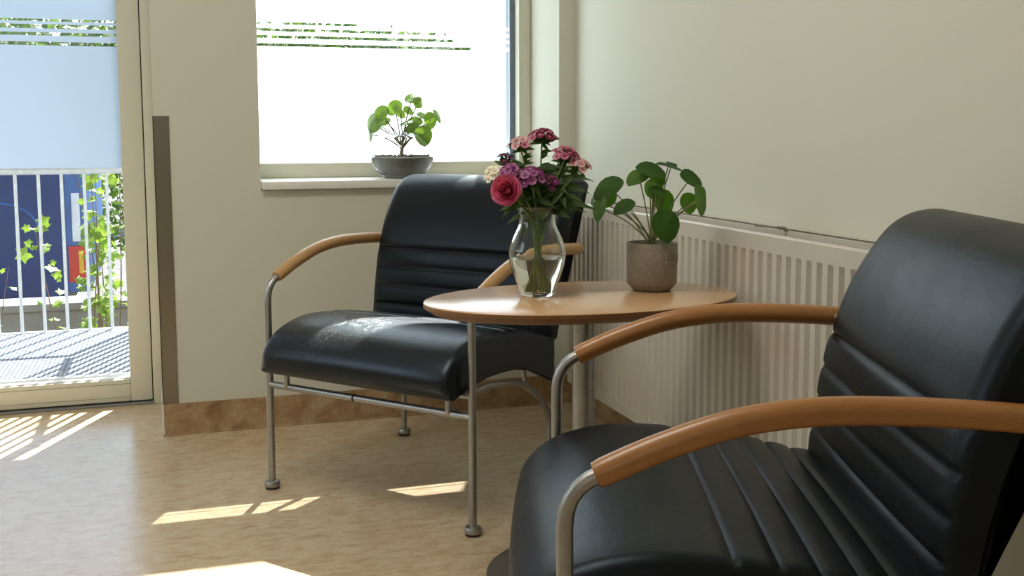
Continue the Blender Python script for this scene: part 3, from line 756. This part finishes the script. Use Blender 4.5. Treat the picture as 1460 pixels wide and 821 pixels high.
def umbel(label, foot, neck, head, florets, spread, colours, tilt=(0, -.35, 1), seed=1, blades=()):
    rnd = random.Random(seed)
    t, pth = flower('sweet_william', label, foot, neck, head)
    h = head-foot; ax = Vector(tilt).normalized()
    q = ax.to_track_quat('Z', 'Y')
    # calyx fan under the florets
    g = G(); tips = []
    for i in range(florets):
        r = spread*math.sqrt((i+.4)/florets); a = i*2.39996+seed
        o = q @ Vector((r*math.cos(a)*1.15, r*math.sin(a), .017-.62*r*r/spread + rnd.uniform(-.002, .003)))
        tips.append((h+o, (ax+(o.normalized()*.9 if r > .004 else Vector((0, 0, 0)))).normalized()))
        g.tube([h-ax*.006, h+o*.5-ax*.004, h+o-tips[-1][1]*.009, h+o-tips[-1][1]*.003, h+o], [.0014, .0016, .0030, .0034, .0028], 6)
    g.build('calyx', LEAF3, t)
    for i, (p, d) in enumerate(tips):
        c = rnd.choice(colours)
        m = leaf_matrix(p, d, Vector((rnd.uniform(-1, 1), rnd.uniform(-1, 1), .3)))
        put('floret', FM[c], t, m @ Matrix.Scale(rnd.uniform(.85, 1.12), 4))
    for k in range(12):  # narrow bracts below the head
        a = k*.9+seed; d = Vector((math.cos(a), math.sin(a), rnd.uniform(.1, .9))).normalized()
        put('leaf', BLADES[3], t, leaf_matrix(h-ax*(.004+.003*(k % 4)), Vector((.2*math.sin(5*a), -.7, .7)), d) @ Matrix.Scale(rnd.uniform(.8, 1.25), 4))
    add_blades(t, pth, blades)
    return t
nk = .165
def neck(x, y): return Vector((x, y, nk))
U = [
 ('dense cream-white sweet william head at the left of the bouquet', Vector((.016, .004, .012)), neck(-.014, .004), px3(708, 250, .0), 15, .023, ['white'], (-.45, -.5, .8)),
 ('small lilac sweet william head between the white and purple heads', Vector((.010, -.008, .012)), neck(-.006, -.008), px3(729, 247, -.022), 7, .016, ['lilac', 'purp', 'lilac'], (-.2, -.75, .7)),
 ('rich purple sweet william head just right of the rose', Vector((-.006, -.012, .012)), neck(.000, -.014), px3(756, 252, -.025), 12, .026, ['purp', 'purp', 'lilac'], (0, -.6, .8)),
 ('pale pink sweet william head at the upper left of the bouquet', Vector((.020, .010, .012)), neck(-.004, .012), px3(742, 208, .02), 8, .026, ['pale', 'pale', 'pink'], (-.35, -.4, .9)),
 ('crimson sweet william head topmost in the bouquet', Vector((-.012, .010, .012)), neck(.004, .010), px3(773, 198, .01), 13, .027, ['crim', 'crim', 'pink', 'crim'], (.0, -.35, .95)),
 ('dark crimson sweet william head at the right of the bouquet', Vector((-.016, .002, .012)), neck(.014, .002), px3(806, 224, -.01), 15, .029, ['crim', 'crim', 'pink'], (.25, -.4, .85)),
 ('pale-edged pink sweet william head lowest at the right of the bouquet', Vector((-.020, -.006, .012)), neck(.016, -.006), px3(826, 240, -.02), 7, .020, ['pale', 'crim', 'pale'], (.5, -.5, .7)),
 ('nearly black maroon sweet william head behind the white head', Vector((.012, .014, .012)), neck(-.010, .014), px3(722, 232, .03), 5, .014, ['dark'], (-.2, -.3, .9)),
 ('dark maroon sweet william head low in the middle of the greenery', Vector((-.002, .004, .012)), neck(.006, -.004), px3(784, 262, -.01), 7, .020, ['dark', 'dark', 'purp'], (.2, -.6, .7)),
]
rb = random.Random(3)
for i, (lab, ft, nk_, hd, nf, spd, cols, tl) in enumerate(U):
    bl = []
    for k in range(20):
        bl.append((rb.choice([15, 16, 17, 17, 18, 19, 20]), rb.choice([0, 1, 1, 3, 3]), rb.uniform(0, 6.28), rb.uniform(.0, 1.0), rb.uniform(.75, 1.1)))
    if i == 5: bl += [(17, 2, -.15, .55, .95), (16, 0, .3, .8, 1.1), (18, 0, .1, .9, .9)]
    if i == 6: bl += [(14, 2, -.2, .30, 1.05), (14, 0, .1, -.2, .8)]
    if i == 0: bl += [(13, 0, 3.3, -.1, .9)]
    if i == 1: bl += [(13, 0, 3.4, -1.15, 1.0)]
    umbel(lab, ft, nk_, hd, nf, spd, cols, tl, i+1, bl)

# rose
ft = Vector((.006, -.016, .012)); hd = px3(723, 272, -.045)
rose, pth = flower('rose', 'large deep pink rose in full bloom at the left front of the bouquet', ft, neck(-.012, -.018), hd, .0024)
ax = Vector((-.22, -.93, .20)).normalized(); q = ax.to_track_quat('Z', 'Y').to_matrix().to_4x4(); q.translation = hd-ft+Vector((0, 0, .004))
def rose_petal(R, hgt, open_, width):
    g = G(); nu, nv = 7, 6; vs = []
    for j in range(nv+1):
        t = j/nv
        for i in range(nu+1):
            u = (i/nu-.5)*width*(1-.25*(1-t)**2)
            r = R*(.25+.75*math.sin(t*math.pi/2))*(1+open_*t*t*t)
            edge = 1-.22*(2*abs(i/nu-.5))**3
            z = hgt*(t*edge)-.012*open_*t**4
            curl = .0025*open_*max(0, t-.75)*4
            z += .0011*math.sin(5*u+7*R*100)*t*t; rj = (r+curl)*(1+.035*math.sin(3*u+R*900)*t)
            vs.append((rj*math.cos(u), rj*math.sin(u), z))
    fs = [(j*(nu+1)+i, j*(nu+1)+i+1, (j+1)*(nu+1)+i+1, (j+1)*(nu+1)+i) for j in range(nv) for i in range(nu)]
    g.add(vs, fs); return g.mesh('petal', P_ROSE, True, 80)
layers = [(3, .0045, .036, .0, 2.6), (3, .0085, .037, .02, 2.5), (4, .0125, .038, .04, 2.1), (4, .0165, .038, .08, 1.9), (5, .0205, .036, .14, 1.6), (5, .0235, .031, .24, 1.5), (5, .0255, .025, .34, 1.45)]
for li, (n_, R, hh, op, w) in enumerate(layers):
    me = rose_petal(R, hh, op, w)
    for k in range(n_):
        a = k*2*math.pi/n_+li*.7+random.uniform(-.12, .12)
        put('petal', me, rose, q @ Matrix.Rotation(a, 4, 'Z') @ Matrix.Rotation(random.uniform(-.05, .05), 4, 'Y') @ Matrix.Translation((0, 0, -.014)))
g = G()
for k in range(5):
    a = k*1.2566
    g.add([q @ Vector(p) for p in [(.004*math.cos(a-.6), .004*math.sin(a-.6), -.014), (.004*math.cos(a+.6), .004*math.sin(a+.6), -.014), (.018*math.cos(a+.25), .018*math.sin(a+.25), -.010), (.030*math.cos(a), .030*math.sin(a), -.004), (.018*math.cos(a-.25), .018*math.sin(a-.25), -.010)]], [(0, 1, 2, 3, 4)])
g.build('sepals', LEAF3, rose)
add_blades(rose, pth, [(17, 1, 3.6, -.3, .9), (18, 0, 4.2, .1, .8), (17, 1, 5.2, .2, .9)])
# leafy filler sprigs
for i, (lab, ft, nk_, hd) in enumerate([('leafy green sprig with arching blades at the right of the vase mouth', Vector((-.010, -.014, .012)), neck(.018, -.010), px3(806, 262, -.02)),
                                        ('dense dark green leafy sprig in the middle of the bouquet', Vector((.004, .016, .012)), neck(.004, .004), px3(768, 252, .01))]):
    t, pth = flower('leafy_sprig', lab, ft, nk_, hd)
    t['category'] = 'foliage'
    bl = [(rb.choice(range(15, 22)), rb.choice([0, 1, 1, 3]), rb.uniform(0, 6.28), rb.uniform(-.2, .9), rb.uniform(.8, 1.2)) for k in range(36)]
    if i == 0: bl += [(19, 2, .0, .55, .95), (15, 2, -.15, .45, .9), (15, 0, -.3, -.1, .8)]
    add_blades(t, pth, bl)

# ================================================================ OUTSIDE
GZ = -.9
g = G(); g.box(-14, 14, 4.13, 40, GZ-.1, GZ); struct(g, 'floor_outside', GRAVEL)
# balcony deck of open steel grating
DZ, DY0, DY1 = .06, 4.25, 5.24
deck = thing('balcony_deck', 'galvanised steel grating balcony floor outside the glazed door', 'balcony', (-.6, 4.75, DZ))
g = G()
x = -1.55
while x < -.12:
    g.box(x+.6, x+.6+.0060, DY0-4.75, DY1-4.75, -.03, 0); x += .0165
y = DY0
while y < DY1:
    g.box(-.95, .47, y-4.75, y-4.75+.0075, -.024, .0005); y += .0200
g.build('grating', GALVD, deck, False, kind='stuff')
for nm, a in (('edge_beam', (-.97, .49, DY1-4.75, DY1-4.75+.03, -.12, .006)), ('edge_beam', (-.97, .49, DY0-4.75-.02, DY0-4.75, -.12, .004))):
    g = G(); g.bbox(*a, .002); g.build(nm, GALV, deck, True, 40)
for xx in (-.9, -.2, .44):
    g = G(); g.box(xx-.02, xx+.02, -.72, .49, -.12, -.031); g.build('joist', GALV, deck, False)
rail = thing('balcony_railing', 'pale galvanised railing of round bars along the far balcony edge', 'railing', (-.6, 5.255, DZ))
RZ = .735
g = G(); g.tube([(-.97, 0, RZ), (.475, 0, RZ)], .019, 14); g.build('top_rail', GALV, rail)
bx = -.88
g0 = G(); g0.tube([(0, 0, .007), (0, 0, RZ)], .0075, 10); bme = g0.mesh('baluster', GALV)
i = 0
xs0 = []
x = -.245
while x > -1.55: xs0.append(x); x -= .0955
for x in sorted(xs0): put('baluster', bme, rail, Matrix.Translation((x+.6, 0, 0)))
for xx in (-.97, .475):
    g = G(); g.tube([(xx, 0, .007), (xx, 0, RZ)], .014, 12); g.build('post', GALV, rail)
# taller barred screen closing the right end of the balcony
scr = thing('side_screen', 'galvanised barred side screen at the right end of the balcony, beside the door', 'railing', (-.125, 4.65, DZ))
g = G(); g.tube([(0, -.46, .0), (0, -.46, 1.36)], .014, 10); g.build('post', GALV, scr)
for z in (RZ, 1.34):
    g = G(); g.tube([(0, -.48, z), (0, .56, z)], .016, 12); g.build('rail', GALV, scr)
g = G(); g.tube([(0, 0, .01), (0, 0, 1.34)], .0095, 10); sme = g.mesh('baluster', GALV)
for k in range(10): put('baluster', sme, scr, Matrix.Translation((0, -.40+.1*k, 0)))
# low concrete wall behind the balcony
lw = thing('garden_wall', 'low weathered concrete wall beyond the balcony railing', 'wall', (-1, 7.0, GZ))
g = G(); g.bbox(-4.5, 5, -.12, .12, 0, .81, .015); g.build('wall_body', OUTCONC, lw, True, 40)
g = G(); g.bbox(-4.5, 5, -.15, .15, .81, .858, .01); g.build('coping', OUTCONC, lw, True, 40)
# blue vehicle
bx0, bx1 = -4.5, -.735
vh = thing('blue_wagon', 'dark blue wagon with a lighter front parked beyond the concrete wall', 'vehicle', (-2.4, 10, GZ))
g = G(); g.bbox(bx0+2.4, bx1+2.4, -1.0, 1.2, .55, 2.35, .06, seg=3); g.build('body', BLUE, vh, True, 40)
g = G(); g.tube(spline([(-.4, -1.003, 1.18), (.3, -1.003, 1.26), (.9, -1.003, 1.31), (1.22, -1.003, 1.33), (1.40, -1.003, 1.26), (1.49, -1.003, 1.08), (1.50, -1.003, .6)], 40), .010, 8); g.build('moulding', BLUE2, vh)
g = G(); g.bbox(1.66, 1.835, -.97, 1.16, .62, 2.3, .02); fr = g.build('front', BLUE2, vh, True, 40)
g = G(); g.bbox(1.715, 1.775, -.985, -.968, 1.02, 1.40, .005); g.build('front_window', WHITE, fr, True, 40)
g = G(); g.bbox(1.68, 1.815, -.985, -.967, .70, .985, .005); g.build('red_panel', REDP, fr, True, 40)
g = G(); g.bbox(1.755, 1.79, -.990, -.984, .77, .95, .002); g.build('yellow_stripe', YELP, fr, True, 40)
for xx in (-1.5, .2, 1.2):
    for yy in (-.9, .95):
        g = G(); g.tube([(xx, yy-.08, .35), (xx, yy+.08, .35)], .35, 24); g.build('wheel', DARK, vh, True, 40)
g = G(); g.bbox(bx0+2.5, 1.6, -.8, 1.0, .35, .56, .02); g.build('chassis', DARK, vh, True, 40)

# shrub with separate lobed leaves between railing and wall
def lobed(R):
    g = G(); vs = [(0, 0, 0)]; n = 15
    for k in range(n):
        a = -math.pi*.86+k*2*math.pi*.86/(n-1); r = R*(1 if k % 3 == 1 else .66)*(.75+.25*math.cos(a/2))
        vs.append((R*.35+r*math.cos(a), r*math.sin(a), .12*R*math.cos(2*a)))
    vs[0] = (R*.1, 0, .05*R)
    g.add(vs, [(0, k, k+1) for k in range(1, n)]); return g
LB = [lobed(r).mesh('leaf', SHRUB, True, 80) for r in (.035, .045, .055)]
rs = random.Random(11)
def shrub(label, loc, stems, per, sp, hgt, group=None):
    t = thing('leafy_shrub', label, 'shrub', loc, 0, group)
    for s in range(stems):
        tip = Vector((rs.uniform(-sp, sp), rs.uniform(-.15, .15), hgt*rs.uniform(.75, 1.05)))
        base = Vector((rs.uniform(-.08, .08), rs.uniform(-.05, .05), 0))
        pth = spline([base, base.lerp(tip, .5)+Vector((rs.uniform(-.06, .06), rs.uniform(-.04, .04), .03)), tip], 14)
        g = G(); g.tube(pth, [.007-.0004*k for k in range(14)], 6); br = g.build('branch', TWIG, t)
        for k in range(per):
            p = pth[rs.randint(4, 13)]; d = Vector((rs.uniform(-1, 1), rs.uniform(-1, .6), rs.uniform(-.5, .5))).normalized()
            g2 = Vector((rs.uniform(-.4, .4), rs.uniform(-1, .2), rs.uniform(.1, 1))).normalized()
            put('leaf', rs.choice(LB), br, leaf_matrix(p+d*rs.uniform(.02, .07), g2, d) @ Matrix.Scale(rs.uniform(.5, 1.05), 4))
    return t
shrub('tall light green lobed-leaf shrub right of the blue wagon behind the railing', (-.34, 6.2, GZ), 10, 34, .34, 1.74)
shrub('low light green lobed-leaf shrub in front of the concrete wall', (-.86, 6.3, GZ), 4, 10, .13, 1.12)

# trees and hedge behind
def foliage(name, m, parent, blobs, n, size, seed):
    rr_ = random.Random(seed); g = G()
    for i in range(n):
        c, r = rr_.choice(blobs)
        d = Vector((rr_.gauss(0, 1), rr_.gauss(0, 1), rr_.gauss(0, 1))).normalized()*(rr_.random()**.35)
        p = Vector(c)+Vector((d.x*r[0], d.y*r[1], d.z*r[2]))
        a = Vector((rr_.gauss(0, 1), rr_.gauss(0, 1), rr_.gauss(0, 1))).normalized(); b = a.orthogonal().normalized(); s = size*rr_.uniform(.6, 1.4)
        g.add([p-a*s, p+b*s*.55, p+a*s, p-b*s*.55], [(0, 1, 2, 3)])
    return g.build(name, m, parent, False, kind='stuff')
hd_ = thing('hedge', 'dense green hedge bush to the right of the wagon beyond the gravel', 'hedge', (.35, 12.7, GZ))
foliage('foliage', HEDGE, hd_, [((0, 0, 1.2), (1.2, .6, 1.0)), ((1.2, .2, 1.1), (1.2, .6, 1.0)), ((.4, 0, 1.8), (1.0, .5, .6))], 9000, .05, 5)
g = G()
for xx in (-.5, .4, 1.3): g.tube([(xx, 0, 0), (xx+.05, 0, .8)], .04, 8)
g.build('trunk', BARK, hd_)
TR = [(-4.4, 19.5, 3.25, 'broad green tree farthest left beyond the wagon', 2.4), (-1.9, 23.5, 3.55, 'green tree behind the upper clear stripes of the door', 2.6),
      (3.6, 27.5, 3.9, 'green tree standing behind the left of the window', 2.6), (6.6, 31.5, 4.1, 'sparse green tree behind the middle of the window', 2.6)]
for i, (x, y, h, lab, rw) in enumerate(TR):
    t = thing('tree', lab, 'tree', (x, y, GZ), 0, 'trees beyond the wagon')
    g = G(); g.tube([(0, 0, 0), (.05, 0, 1.2), (-.05, 0, 2.4)], [.14, .11, .06], 8); g.build('trunk', BARK, t)
    foliage('foliage', HEDGE, t, [((0, 0, h-.3), (rw, 1.2, 1.1)), ((-.6*rw, 0, h-.7), (rw*.7, 1.1, 1.0)), ((.6*rw, .2, h-.6), (rw*.7, 1.1, 1.0))], 7000, .12, 20+i)

# Cycles path depth for the glass
scene.cycles.max_bounces = 14; scene.cycles.diffuse_bounces = 8; scene.cycles.transmission_bounces = 12; scene.cycles.transparent_max_bounces = 16
scene.cycles.glossy_bounces = 6
scene.cycles.sample_clamp_indirect = 8
